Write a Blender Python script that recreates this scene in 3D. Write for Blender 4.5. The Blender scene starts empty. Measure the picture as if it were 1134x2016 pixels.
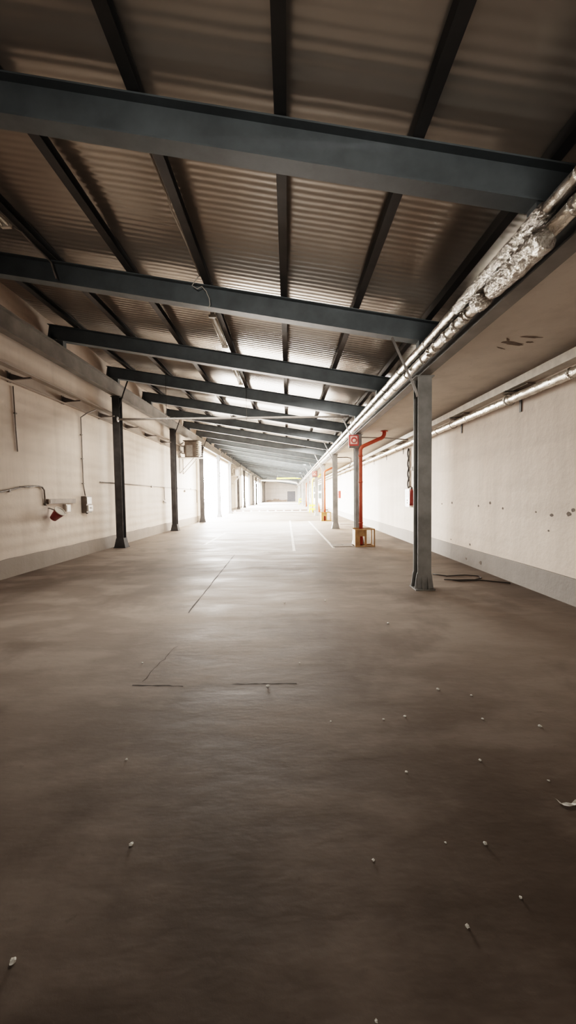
import bpy, bmesh, math, random
from mathutils import Vector, Matrix, noise

random.seed(7)
scene = bpy.context.scene
col = scene.collection
V = Vector
PI = math.pi

# ------------------------------------------------------------------ layout
H_CAM = 1.68
PITCH = math.radians(2.52)
ROLL = math.radians(0.8)
F_PX = 728.0
SLOPE = 0.17
Y_B1 = 3.52            # first roof beam in view
BAY = 3.0              # beam spacing
N_BEAM = 31
XR, XL = 2.37, -5.67   # column lines
WR, WL = 4.2, -6.05    # wall faces
Y_END = 95.0
Y_BACK = -12.0
BEAM_H = 0.36
PUR_H = 0.14
SLAB_Z = 3.76
def z_top(x): return 5.05 - SLOPE * x          # top of roof beams
def z_bot(x): return z_top(x) - BEAM_H

ORD = ['first', 'second', 'third', 'fourth', 'fifth', 'sixth', 'seventh', 'eighth', 'ninth', 'tenth', 'eleventh',
       'twelfth', 'thirteenth', 'fourteenth', 'fifteenth', 'sixteenth', 'seventeenth', 'eighteenth', 'nineteenth',
       'twentieth', 'twenty-first', 'twenty-second', 'twenty-third', 'twenty-fourth', 'twenty-fifth', 'twenty-sixth',
       'twenty-seventh', 'twenty-eighth', 'twenty-ninth', 'thirtieth', 'thirty-first', 'thirty-second']

# ------------------------------------------------------------------ materials
class NT:
    def __init__(s, name):
        s.m = bpy.data.materials.new(name)
        s.m.use_nodes = True
        s.t = s.m.node_tree
        s.t.nodes.clear()
        s.out = s.n('ShaderNodeOutputMaterial')
        s.b = s.n('ShaderNodeBsdfPrincipled')
        s.l(s.b.outputs[0], s.out.inputs[0])
        s.pos = s.n('ShaderNodeNewGeometry').outputs['Position']
    def n(s, t, **kw):
        x = s.t.nodes.new(t)
        for k, v in kw.items(): setattr(x, k, v)
        return x
    def l(s, a, b): s.t.links.new(a, b)
    def mapped(s, scale, loc=(0, 0, 0)):
        mp = s.n('ShaderNodeMapping')
        mp.inputs['Scale'].default_value = scale
        mp.inputs['Location'].default_value = loc
        s.l(s.pos, mp.inputs[0])
        return mp.outputs[0]
    def noise(s, scale=(1, 1, 1), detail=4, rough=0.55, loc=(0, 0, 0), dist=0.0):
        t = s.n('ShaderNodeTexNoise')
        t.inputs['Scale'].default_value = 1.0
        t.inputs['Detail'].default_value = detail
        t.inputs['Roughness'].default_value = rough
        t.inputs['Distortion'].default_value = dist
        s.l(s.mapped(scale, loc), t.inputs['Vector'])
        return t.outputs['Fac']
    def ramp(s, fac, stops):
        r = s.n('ShaderNodeValToRGB')
        el = r.color_ramp.elements
        while len(el) < len(stops): el.new(0.5)
        for e, (p, c) in zip(el, stops):
            e.position = p
            e.color = (c, c, c, 1) if not isinstance(c, tuple) else (*c, 1)
        s.l(fac, r.inputs[0])
        return r.outputs[0]
    def mix(s, fac, a, b, mode='MIX'):
        x = s.n('ShaderNodeMix', data_type='RGBA', blend_type=mode)
        for sock, v in ((x.inputs[0], fac), (x.inputs[6], a), (x.inputs[7], b)):
            if hasattr(v, 'default_value'): s.l(v, sock)
            elif isinstance(v, tuple): sock.default_value = (*v, 1)
            else: sock.default_value = v
        return x.outputs[2]
    def color(s, c):
        if hasattr(c, 'default_value'): s.l(c, s.b.inputs['Base Color'])
        else: s.b.inputs['Base Color'].default_value = (*c, 1)
    def rough(s, r):
        if hasattr(r, 'default_value'): s.l(r, s.b.inputs['Roughness'])
        else: s.b.inputs['Roughness'].default_value = r
    def bump(s, h, strength=0.3, dist=0.02, chain=None):
        b = s.n('ShaderNodeBump')
        b.inputs['Strength'].default_value = strength
        b.inputs['Distance'].default_value = dist
        s.l(h, b.inputs['Height'])
        if chain is not None: s.l(chain, b.inputs['Normal'])
        s.l(b.outputs[0], s.b.inputs['Normal'])
        return b.outputs[0]

def simple(name, c, rough=0.6, metal=0.0, var=0.25, scale=6.0, bump=0.15, spec=0.5, bs=None):
    k = NT(name)
    f = k.noise((scale,) * 3, 5, 0.6)
    lo = tuple(v * (1 - var) for v in c)
    hi = tuple(min(1, v * (1 + var)) for v in c)
    k.color(k.ramp(f, [(0.3, lo), (0.7, hi)]))
    k.rough(rough)
    k.b.inputs['Metallic'].default_value = metal
    k.b.inputs['Specular IOR Level'].default_value = spec
    if bump:
        k.bump(k.noise(((bs or scale * 5),) * 3, 3), bump, 0.01)
    return k.m

M = {}
M['steel'] = simple('steel dark', (0.115, 0.132, 0.140), 0.5, 0.0, 0.2, 2.5, 0.08)
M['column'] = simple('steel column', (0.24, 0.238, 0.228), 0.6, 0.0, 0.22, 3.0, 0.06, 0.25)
M['purlin'] = simple('purlin steel', (0.045, 0.043, 0.040), 0.6, 0.0, 0.3, 2.0, 0.06)
M['long_beam'] = simple('eaves steel', (0.17, 0.16, 0.148), 0.55, 0.0, 0.3, 1.6, 0.06)
M['strut'] = simple('strut steel', (0.34, 0.32, 0.30), 0.5, 0.0, 0.2, 5.0, 0.05)
M['conduit'] = simple('conduit grey', (0.26, 0.24, 0.22), 0.5, 0.0, 0.2, 8.0, 0.05)
M['cable'] = simple('cable dark', (0.06, 0.055, 0.05), 0.6, 0.0, 0.2, 8.0, 0.0)
M['cable_pale'] = simple('cable pale', (0.55, 0.52, 0.47), 0.5, 0.0, 0.15, 8.0, 0.0)
M['red'] = simple('red pipe paint', (0.36, 0.065, 0.028), 0.45, 0.0, 0.18, 4.0, 0.05)
M['red_dark'] = simple('red enamel', (0.24, 0.035, 0.025), 0.4, 0.0, 0.2, 9.0, 0.03)
M['sign_red'] = simple('sign red', (0.42, 0.06, 0.05), 0.4, 0.0, 0.12, 9.0, 0.02)
M['pink'] = simple('sign pale', (0.72, 0.45, 0.40), 0.45, 0.0, 0.12, 14.0, 0.02)
M['yellow'] = simple('yellow paint', (0.75, 0.62, 0.06), 0.45, 0.0, 0.15, 5.0, 0.03)
M['yellow_pipe'] = simple('yellow pipe paint', (0.80, 0.50, 0.12), 0.45, 0.0, 0.12, 5.0, 0.03)
M['white_paint'] = simple('white paint', (0.78, 0.76, 0.72), 0.45, 0.0, 0.08, 5.0, 0.03)
M['white_dirty'] = simple('dirty white', (0.62, 0.58, 0.52), 0.5, 0.0, 0.15, 7.0, 0.05)
M['grey_box'] = simple('box grey', (0.16, 0.14, 0.125), 0.5, 0.0, 0.2, 7.0, 0.03)
M['trough'] = simple('trough timber', (0.24, 0.20, 0.168), 0.6, 0.0, 0.25, 4.0, 0.05)
M['rust'] = simple('heater casing', (0.12, 0.095, 0.075), 0.55, 0.0, 0.35, 5.0, 0.08)
M['heater_dark'] = simple('heater coil', (0.09, 0.08, 0.07), 0.5, 0.0, 0.3, 9.0, 0.08)
M['wood'] = simple('crate timber', (0.36, 0.21, 0.09), 0.6, 0.0, 0.25, 6.0, 0.1)
M['plate'] = simple('cover plate', (0.12, 0.11, 0.10), 0.5, 0.3, 0.3, 9.0, 0.15)
M['scrap'] = simple('pale scrap', (0.72, 0.70, 0.64), 0.7, 0.0, 0.12, 40.0, 0.1)
M['door_dark'] = simple('door grey', (0.085, 0.088, 0.10), 0.5, 0.0, 0.15, 2.0, 0.04)
M['frame'] = simple('window frame', (0.45, 0.44, 0.40), 0.5, 0.0, 0.15, 4.0, 0.04)
M['pane'] = simple('window pane', (0.05, 0.085, 0.075), 0.12, 0.0, 0.25, 1.5, 0.02)
M['tube'] = simple('lamp tube', (0.80, 0.78, 0.72), 0.25, 0.0, 0.05, 9.0, 0.0)
M['rubble'] = simple('heap brown', (0.22, 0.17, 0.14), 0.8, 0.0, 0.35, 4.0, 0.3)
M['crack'] = simple('crack dark', (0.045, 0.038, 0.032), 0.9, 0.0, 0.2, 12.0, 0.1)
M['patch'] = simple('peeled plaster', (0.16, 0.125, 0.10), 0.85, 0.0, 0.3, 18.0, 0.3)
M['concrete_kerb'] = simple('kerb concrete', (0.50, 0.46, 0.42), 0.8, 0.0, 0.2, 4.0, 0.2)
M['yard'] = simple('yard paving', (0.55, 0.53, 0.50), 0.85, 0.0, 0.15, 0.7, 0.1)

# painted floor lines, worn
k = NT('line paint')
f = k.noise((9, 9, 9), 6, 0.7)
k.color(k.ramp(f, [(0.38, (0.30, 0.255, 0.22)), (0.56, (0.74, 0.70, 0.65))]))
k.rough(0.6); M['line'] = k.m

# silver foil lagging
k = NT('foil lagging')
f = k.noise((5, 5, 5), 3)
k.color(k.ramp(f, [(0.3, (0.52, 0.48, 0.43)), (0.7, (0.80, 0.76, 0.70))]))
k.b.inputs['Metallic'].default_value = 0.9
k.rough(k.ramp(k.noise((14, 9, 14), 4), [(0.3, 0.22), (0.7, 0.42)]))
n1 = k.bump(k.noise((22, 9, 22), 5, 0.6, dist=0.6), 0.55, 0.02)
M['foil'] = k.m
k = NT('foil crumpled')
k.color((0.50, 0.47, 0.43))
k.b.inputs['Metallic'].default_value = 0.9
k.rough(0.27)
k.bump(k.noise((26, 18, 26), 5, 0.65, dist=1.2), 0.9, 0.03)
M['foil_crumple'] = k.m

# roof lining sheet: fine ribs running down the slope, slightly glossy, sagging
k = NT('roof lining')
f = k.noise((0.5, 0.35, 0.5), 4)
k.color(k.ramp(f, [(0.3, (0.33, 0.30, 0.265)), (0.7, (0.41, 0.375, 0.335))]))
k.rough(0.23)
k.b.inputs['Specular IOR Level'].default_value = 1.0
k.b.inputs['Metallic'].default_value = 0.35
w = k.n('ShaderNodeTexWave', wave_type='BANDS', bands_direction='Y', wave_profile='SIN')
w.inputs['Scale'].default_value = 3.1
w.inputs['Distortion'].default_value = 0.7
w.inputs['Detail'].default_value = 1.5
w.inputs['Detail Scale'].default_value = 0.6
k.l(k.pos, w.inputs['Vector'])
n1 = k.bump(w.outputs['Fac'], 0.21, 0.012)
M['roof'] = k.m

# plaster wall
def plaster(name, base, seed, courses=False):
    k = NT(name)
    big = k.noise((0.35, 0.35, 0.35), 4, 0.6, (seed, 0, 0))
    streak = k.noise((2.6, 2.6, 0.22), 4, 0.6, (0, seed, 0))
    fine = k.noise((7, 7, 7), 6, 0.65, (0, 0, seed))
    c = k.ramp(big, [(0.25, tuple(v * 0.84 for v in base)), (0.7, base)])
    c = k.mix(k.ramp(streak, [(0.42, 0.0), (0.70, 0.42)]), c, tuple(v * 0.66 for v in base))
    c = k.mix(k.ramp(fine, [(0.63, 0.0), (0.70, 0.25)]), c, tuple(v * 0.52 for v in base))
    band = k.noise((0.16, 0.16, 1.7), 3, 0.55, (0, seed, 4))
    c = k.mix(k.ramp(band, [(0.48, 0.0), (0.66, 0.34)]), c, tuple(v * 0.62 for v in base))  # horizontal bands of shade and dirt mixed into the plaster colour
    # darker towards the foot of the wall
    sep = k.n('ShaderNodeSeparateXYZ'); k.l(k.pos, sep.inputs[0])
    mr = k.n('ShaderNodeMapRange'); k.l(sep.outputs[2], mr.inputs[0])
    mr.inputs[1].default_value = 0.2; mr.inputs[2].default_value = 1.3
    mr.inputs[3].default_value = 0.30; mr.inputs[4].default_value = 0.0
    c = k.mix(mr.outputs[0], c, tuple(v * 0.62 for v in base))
    k.color(c)
    k.rough(0.75)
    n1 = k.bump(k.noise((1.6, 1.6, 1.6), 5, 0.6, (seed, 1, 0)), 0.35, 0.06)
    if courses:
        w = k.n('ShaderNodeTexWave', wave_type='BANDS', bands_direction='Z', wave_profile='SIN')
        w.inputs['Scale'].default_value = 1.1
        w.inputs['Distortion'].default_value = 1.2
        w.inputs['Detail'].default_value = 2
        k.l(k.pos, w.inputs['Vector'])
        n1 = k.bump(w.outputs['Fac'], 0.22, 0.04, n1)
    k.bump(fine, 0.25, 0.015, n1)
    return k.m
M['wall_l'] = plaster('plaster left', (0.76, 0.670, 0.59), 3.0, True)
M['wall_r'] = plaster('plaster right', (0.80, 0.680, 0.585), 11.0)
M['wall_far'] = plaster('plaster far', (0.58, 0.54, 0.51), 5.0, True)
M['slab'] = plaster('slab soffit', (0.60, 0.54, 0.475), 23.0)
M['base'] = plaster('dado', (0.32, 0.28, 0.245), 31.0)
M['ledge'] = plaster('ledge', (0.40, 0.35, 0.305), 41.0)  # ledge darkened so its colour carries the shade in the recess

# floor concrete
k = NT('floor concrete')
big = k.noise((0.28, 0.20, 1), 5, 0.6, (4, 2, 0))
mid = k.noise((0.75, 1.7, 1), 5, 0.58, (1, 7, 0), 0.0)
fine = k.noise((14, 14, 14), 5, 0.7)
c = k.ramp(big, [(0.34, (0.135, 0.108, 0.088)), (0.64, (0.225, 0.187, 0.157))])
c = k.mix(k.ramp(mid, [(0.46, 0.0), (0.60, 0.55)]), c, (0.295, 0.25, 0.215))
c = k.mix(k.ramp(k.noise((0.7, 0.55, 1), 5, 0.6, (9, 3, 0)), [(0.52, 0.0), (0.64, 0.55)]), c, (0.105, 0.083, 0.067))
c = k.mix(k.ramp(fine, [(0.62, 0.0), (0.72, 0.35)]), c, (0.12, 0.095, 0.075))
k.color(c)
k.rough(k.ramp(mid, [(0.3, 0.50), (0.7, 0.75)]))
k.b.inputs['Specular IOR Level'].default_value = 0.2
n1 = k.bump(mid, 0.20, 0.05)
n1 = k.bump(k.noise((2.2, 5.0, 1), 4, 0.6, (3, 3, 0)), 0.08, 0.03, n1)
k.bump(fine, 0.08, 0.01, n1)
M['floor'] = k.m
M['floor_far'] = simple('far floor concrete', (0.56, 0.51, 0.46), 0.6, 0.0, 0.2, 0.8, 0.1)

# kerb face: dark and pale painted blocks
k = NT('kerb blocks')
br = k.n('ShaderNodeTexBrick')
br.inputs['Scale'].default_value = 1.0
br.inputs['Color1'].default_value = (0.07, 0.052, 0.045, 1)
br.inputs['Color2'].default_value = (0.13, 0.10, 0.088, 1)
br.inputs['Mortar'].default_value = (0.40, 0.36, 0.32, 1)
br.inputs['Brick Width'].default_value = 0.85
br.inputs['Row Height'].default_value = 0.6
br.inputs['Mortar Size'].default_value = 0.09
cx = k.n('ShaderNodeSeparateXYZ'); k.l(k.pos, cx.inputs[0])
cc = k.n('ShaderNodeCombineXYZ'); k.l(cx.outputs[0], cc.inputs[0]); k.l(cx.outputs[2], cc.inputs[1])
k.l(cc.outputs[0], br.inputs['Vector'])
k.color(br.outputs['Color']); k.rough(0.8)
M['kerb'] = k.m

# ------------------------------------------------------------------ mesh building
class MB:
    def __init__(s): s.bm = bmesh.new()
    def box(s, x0, x1, y0, y1, z0, z1, bev=0.0):
        vs = [s.bm.verts.new(p) for p in ((x0, y0, z0), (x1, y0, z0), (x1, y1, z0), (x0, y1, z0),
                                          (x0, y0, z1), (x1, y0, z1), (x1, y1, z1), (x0, y1, z1))]
        fs = [s.bm.faces.new([vs[i] for i in q]) for q in ((3, 2, 1, 0), (4, 5, 6, 7), (0, 1, 5, 4), (1, 2, 6, 5), (2, 3, 7, 6), (3, 0, 4, 7))]
        if bev:
            ed = list({e for f in fs for e in f.edges})
            bmesh.ops.bevel(s.bm, geom=ed, offset=bev, segments=2, affect='EDGES', profile=0.6)
        return s
    def bar(s, p0, p1, w, h, up=(0, 0, 1), bev=0.0):
        p0, p1 = V(p0), V(p1)
        pts = [(-w / 2, -h / 2), (w / 2, -h / 2), (w / 2, h / 2), (-w / 2, h / 2)]
        return s.prism(pts, p0, p1, up)
    def prism(s, pts, p0, p1, up=(0, 0, 1), n=1):
        """profile pts (u, v) swept from p0 to p1; v along up, u along side"""
        p0, p1 = V(p0), V(p1)
        d = (p1 - p0).normalized()
        u = V(up)
        side = d.cross(u).normalized()
        u = side.cross(d).normalized()
        rings = []
        for i in range(n + 1):
            c = p0.lerp(p1, i / n)
            rings.append([s.bm.verts.new(c + side * a + u * b) for a, b in pts])
        m = len(pts)
        for r0, r1 in zip(rings, rings[1:]):
            for i in range(m):
                j = (i + 1) % m
                s.bm.faces.new((r0[i], r0[j], r1[j], r1[i]))
        s.bm.faces.new(list(reversed(rings[0]))); s.bm.faces.new(rings[-1])
        return s
    def tube(s, pts, r, seg=12, caps=True, rs=None):
        pts = [V(p) for p in pts]
        rings = []
        prev = None
        for i, p in enumerate(pts):
            if i == 0: d = pts[1] - pts[0]
            elif i == len(pts) - 1: d = pts[-1] - pts[-2]
            else: d = (pts[i + 1] - p).normalized() + (p - pts[i - 1]).normalized()
            d.normalize()
            if prev is None:
                a = V((0, 0, 1)) if abs(d.z) < 0.9 else V((1, 0, 0))
                u = d.cross(a).normalized()
            else:
                u = (prev - d * prev.dot(d)).normalized()
            prev = u
            v = d.cross(u)
            rr = rs[i] if rs else r
            rings.append([s.bm.verts.new(p + (u * math.cos(2 * PI * k / seg) + v * math.sin(2 * PI * k / seg)) * rr) for k in range(seg)])
        for r0, r1 in zip(rings, rings[1:]):
            for k in range(seg):
                j = (k + 1) % seg
                f = s.bm.faces.new((r0[k], r0[j], r1[j], r1[k])); f.smooth = True
        if caps:
            s.bm.faces.new(list(reversed(rings[0]))); s.bm.faces.new(rings[-1])
        return s
    def lathe(s, prof, origin, axis=(0, 0, 1), seg=20):
        """prof: list of (radius, height along axis)"""
        o = V(origin); a = V(axis).normalized()
        pts = [o + a * h for _, h in prof]
        t = V((1, 0, 0)) if abs(a.x) < 0.9 else V((0, 1, 0))
        u = a.cross(t).normalized(); v = a.cross(u)
        rings = []
        for (r, h), p in zip(prof, pts):
            r = max(r, 1e-4)
            rings.append([s.bm.verts.new(p + (u * math.cos(2 * PI * k / seg) + v * math.sin(2 * PI * k / seg)) * r) for k in range(seg)])
        for r0, r1 in zip(rings, rings[1:]):
            for k in range(seg):
                j = (k + 1) % seg
                f = s.bm.faces.new((r0[k], r0[j], r1[j], r1[k])); f.smooth = True
        s.bm.faces.new(list(reversed(rings[0]))); s.bm.faces.new(rings[-1])
        return s
    def frustum(s, cx, cy, z0, z1, a0, b0, a1, b1):
        vs = [s.bm.verts.new(p) for p in (
            (cx - a0, cy - b0, z0), (cx + a0, cy - b0, z0), (cx + a0, cy + b0, z0), (cx - a0, cy + b0, z0),
            (cx - a1, cy - b1, z1), (cx + a1, cy - b1, z1), (cx + a1, cy + b1, z1), (cx - a1, cy + b1, z1))]
        for q in ((3, 2, 1, 0), (4, 5, 6, 7), (0, 1, 5, 4), (1, 2, 6, 5), (2, 3, 7, 6), (3, 0, 4, 7)):
            s.bm.faces.new([vs[i] for i in q])
        return s
    def poly(s, pts):
        s.bm.faces.new([s.bm.verts.new(p) for p in pts]); return s
    def slab_poly(s, pts, n):
        """flat polygon given thickness along vector n"""
        a = [s.bm.verts.new(p) for p in pts]
        b = [s.bm.verts.new(V(p) + V(n)) for p in pts]
        m = len(pts)
        s.bm.faces.new(list(reversed(a))); s.bm.faces.new(b)
        for i in range(m):
            j = (i + 1) % m
            s.bm.faces.new((a[i], a[j], b[j], b[i]))
        return s
    def jitter(s, amp, sc, seed=0.0):
        for v in s.bm.verts:
            q = V(v.co) * sc + V((seed, seed * 1.7, 0))
            v.co += V((noise.noise(q), noise.noise(q + V((9, 0, 0))), noise.noise(q + V((0, 9, 0))))) * amp
        return s
    def build(s, name, mat, parent=None):
        bmesh.ops.recalc_face_normals(s.bm, faces=s.bm.faces)
        me = bpy.data.meshes.new(name)
        s.bm.to_mesh(me); s.bm.free()
        me.materials.append(mat)
        o = bpy.data.objects.new(name, me)
        col.objects.link(o)
        if parent is not None: o.parent = parent
        return o

def tag(o, label, cat, group=None, kind=None):
    o['label'] = label
    o['category'] = cat
    if group: o['group'] = group
    o['kind'] = kind or 'thing'
    return o
def struct(o, label=None):
    o['kind'] = 'structure'
    if label: o['label'] = label
    return o
def thing(name, label, cat, loc=(0, 0, 0), group=None):
    o = bpy.data.objects.new(name, None)
    o.empty_display_size = 0.1
    col.objects.link(o)
    o.location = loc
    return tag(o, label, cat, group)
def dup(root, loc, label, rot=None):
    r = root.copy(); col.objects.link(r)
    r.location = loc
    if rot is not None: r.rotation_euler = (0, 0, rot)
    r['label'] = label
    for ch in list(root.children):
        c = ch.copy(); col.objects.link(c); c.parent = r
        for g in list(ch.children):
            d = g.copy(); col.objects.link(d); d.parent = c
    return r

def i_profile(w, h, tf, tw):
    a, b, t = w / 2, h / 2, tw / 2
    return [(-a, -b), (a, -b), (a, -b + tf), (t, -b + tf), (t, b - tf), (a, b - tf), (a, b), (-a, b), (-a, b - tf), (-t, b - tf), (-t, -b + tf), (-a, -b + tf)]

# ------------------------------------------------------------------ room shell
FLOOR_STEP = 38.5
RZ = 0.2      # raised floor height
b = MB()
b.box(WL - 0.3, WR + 0.3, Y_BACK - 0.3, FLOOR_STEP, -0.2, 0.0)
floor = struct(b.build('floor', M['floor']))
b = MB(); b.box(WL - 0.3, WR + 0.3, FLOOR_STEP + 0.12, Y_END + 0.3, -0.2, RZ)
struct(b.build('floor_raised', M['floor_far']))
b = MB(); b.box(WL, WR, FLOOR_STEP, FLOOR_STEP + 0.12, -0.2, RZ + 0.01)
struct(b.build('trim_1', M['kerb']), 'low step across the floor with a blocky riser')
b = MB(); b.box(WL + 0.4, WR - 0.2, 54.6, 55.2, RZ + 0.001, RZ + 0.006)  # dark strip laid across the raised floor
struct(b.build('floor_strip', M['crack']))

OPENINGS = [(25.6, 37.8, 5.0), (49.0, 57.5, 4.6), (67.5, 81.0, 4.6)]
def top_l(): return z_top(WL) + PUR_H + 0.14
b = MB()
y = Y_BACK - 0.3
for (a, c, h) in OPENINGS:
    b.box(WL - 0.3, WL, y, a, -0.2, top_l())
    b.box(WL - 0.3, WL, a, c, h, top_l())
    y = c
b.box(WL - 0.3, WL, y, Y_END + 0.3, -0.2, top_l())
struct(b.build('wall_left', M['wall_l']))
b = MB()
b.box(WR, WR + 0.3, Y_BACK - 0.3, Y_END + 0.3, -0.2, SLAB_Z - 0.002)
wall_right = struct(b.build('wall_right', M['wall_r']))
b = MB(); b.box(WL - 0.3, WR + 0.3, Y_END, Y_END + 0.3, RZ, 6.6)
struct(b.build('wall_far', M['wall_far']))
b = MB(); b.box(WL - 0.3, WR + 0.3, Y_BACK - 0.3, Y_BACK, 0, 6.6)
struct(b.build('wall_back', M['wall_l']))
b = MB()
b.box(XR + 0.12, WR + 0.3, Y_BACK - 0.3, Y_END + 0.3, SLAB_Z, SLAB_Z + 0.2)
slab = struct(b.build('ceiling_slab', M['slab']))
b = MB()
b.box(2.74, 2.94, Y_BACK - 0.3, Y_END + 0.3, SLAB_Z + 0.2, z_top(2.74) + PUR_H + 0.02)
struct(b.build('wall_upstand', M['slab']))
# roof lining: sags a little between the beams
b = MB()
xs = [WL - 0.3 + i * (2.94 - WL + 0.3) / 42 for i in range(43)]
ys = [Y_BACK - 0.3 + i * 0.3 for i in range(int((Y_END + 0.6 - Y_BACK) / 0.3) + 1)]
grid = []
for yy in ys:
    row = []
    for xx in xs:
        zz = z_top(xx) + PUR_H + 0.012
        ph = ((yy - Y_B1) / BAY) % 1.0
        zz += 0.070 * math.sin(PI * ph) * 1.0 - 0.0
        zz += 0.012 * (noise.noise(V((xx * 0.8, yy * 0.8, 0.3))) + 0.6)
        row.append(b.bm.verts.new((xx, yy, zz)))
    grid.append(row)
for r0, r1 in zip(grid, grid[1:]):
    for i in range(len(xs) - 1):
        f = b.bm.faces.new((r0[i], r1[i], r1[i + 1], r0[i + 1])); f.smooth = True
struct(b.build('ceiling', M['roof']))
# closed lid over the lining so that no daylight leaks through
b = MB()
b.slab_poly([(WL - 0.4, Y_BACK - 0.4, z_top(WL - 0.4) + PUR_H + 0.16), (3.1, Y_BACK - 0.4, z_top(3.1) + PUR_H + 0.16),
             (3.1, Y_END + 0.4, z_top(3.1) + PUR_H + 0.16), (WL - 0.4, Y_END + 0.4, z_top(WL - 0.4) + PUR_H + 0.16)], (0, 0, 0.08))
struct(b.build('roof', M['long_beam']))

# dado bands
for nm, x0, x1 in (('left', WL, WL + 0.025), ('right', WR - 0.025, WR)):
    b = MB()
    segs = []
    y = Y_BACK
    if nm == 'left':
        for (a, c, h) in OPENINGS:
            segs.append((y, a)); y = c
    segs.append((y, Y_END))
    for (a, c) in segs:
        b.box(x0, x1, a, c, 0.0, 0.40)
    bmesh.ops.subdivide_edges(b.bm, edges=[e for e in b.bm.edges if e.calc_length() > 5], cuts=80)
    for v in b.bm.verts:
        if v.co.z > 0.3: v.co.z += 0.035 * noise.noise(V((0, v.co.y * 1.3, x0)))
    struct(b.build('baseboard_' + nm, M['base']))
# outside yard seen through the side openings
b = MB(); b.box(-60, WL - 0.3, -20, 130, -0.3, -0.05)
struct(b.build('yard_ground', M['yard']))

# left wall ledge and right wall ledge
b = MB()
b.box(WL, WL + 0.20, Y_BACK, 25.5, 4.52, 4.56)
b.box(WL, WL + 0.03, Y_BACK, 25.5, 4.30, 4.52)
b.box(WL, WL + 0.09, Y_BACK, 25.5, 4.24, 4.27)
struct(b.build('trim_2', M['ledge']), 'shallow ledge running along the left wall above the brackets')
b = MB()
b.prism([(-0.11, -0.07), (0.11, -0.07), (0.11, 0.07), (0.09, 0.07), (0.09, -0.045), (-0.09, -0.045), (-0.09, 0.07), (-0.11, 0.07)],
        (WR - 0.11, Y_BACK, 3.60), (WR - 0.11, Y_END, 3.60))
struct(b.build('trim_3', M['white_dirty']), 'pale channel ledge along the top of the right wall')

# ------------------------------------------------------------------ roof beams
def beam_mesh():
    prof = i_profile(0.17, BEAM_H, 0.016, 0.012)
    b = MB()
    x0, x1 = -5.98, 2.66
    zc = lambda x: z_top(x) - BEAM_H / 2
    b.prism(prof, (x0, 0, zc(x0)), (x1, 0, zc(x1)))
    return b
def beam_seat(x, zlow):
    b = MB()
    b.slab_poly([(x - 0.09, -0.07, zlow), (x + 0.09, -0.07, zlow), (x + 0.09, -0.07, z_bot(x + 0.09) - 0.003), (x - 0.09, -0.07, z_bot(x - 0.09) - 0.003)], (0, 0.14, 0))
    return b
LB_TOP_L, LB_BOT_L = 5.50, 5.06
LB_TOP_R, LB_BOT_R = 4.10, 3.70
root = None
for i in range(N_BEAM):
    y = Y_B1 + BAY * i
    lab = ('dark sloping steel roof beam, %s from the near end of the run' % ORD[i])
    if i == 0:
        root = thing('roof_beam', lab, 'beam', (0, y, 0), 'sloping roof beams')
        beam_mesh().build('girder', M['steel'], root)
        beam_seat(XL, LB_TOP_L + 0.003).build('bearing_block', M['steel'], root)
        beam_seat(XR, LB_TOP_R + 0.003).build('bearing_block', M['steel'], root)
        b = MB()     # stiffener plates near both ends
        for x in (-5.9,):
            b.box(x - 0.006, x + 0.006, -0.08, 0.08, z_bot(x) + 0.02, z_top(x) - 0.02)
        b.build('stiffener', M['steel'], root)
    else:
        dup(root, (0, y, 0), lab)

# ------------------------------------------------------------------ purlins
PX = [-5.22, -3.92, -2.62, -1.32, -0.02, 1.21, 2.44]
PNAME = ['nearest the left wall', 'second from the left wall', 'third from the left wall', 'fourth from the left wall, carrying the strip lights',
         'running straight down the middle of view', 'second from the foil pipes', 'nearest the foil pipes']
for x, nm in zip(PX, PNAME):
    z0 = z_top(x) + 0.012
    b = MB()
    w, h, t = 0.11, PUR_H - 0.012, 0.012
    zc = z0 + h / 2
    b.prism([(-w / 2, -h / 2), (w / 2, -h / 2), (w / 2, -h / 2 + t), (-w / 2 + t, -h / 2 + t), (-w / 2 + t, h / 2 - t), (w / 2, h / 2 - t), (w / 2, h / 2), (-w / 2, h / 2)],
            (x, Y_BACK, zc), (x, Y_END - 0.01, zc))
    o = b.build('purlin', M['purlin'])
    tag(o, 'long dark ceiling purlin ' + nm, 'purlin', 'ceiling purlins')

# ------------------------------------------------------------------ eaves beams carried by the columns
b = MB()
b.prism(i_profile(0.19, LB_TOP_L - LB_BOT_L, 0.02, 0.014), (XL, Y_BACK, (LB_TOP_L + LB_BOT_L) / 2), (XL, Y_END - 0.01, (LB_TOP_L + LB_BOT_L) / 2))
o = b.build('eaves_beam', M['long_beam']); tag(o, 'grey steel beam running lengthwise along the left wall on top of the tall columns', 'beam')
b = MB()
b.prism(i_profile(0.18, LB_TOP_R - LB_BOT_R, 0.02, 0.014), (XR, Y_BACK, (LB_TOP_R + LB_BOT_R) / 2), (XR, Y_END - 0.01, (LB_TOP_R + LB_BOT_R) / 2))
o = b.build('eaves_beam', M['long_beam']); tag(o, 'grey steel beam running lengthwise behind the twin foil pipes on the shorter columns', 'beam')

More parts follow.
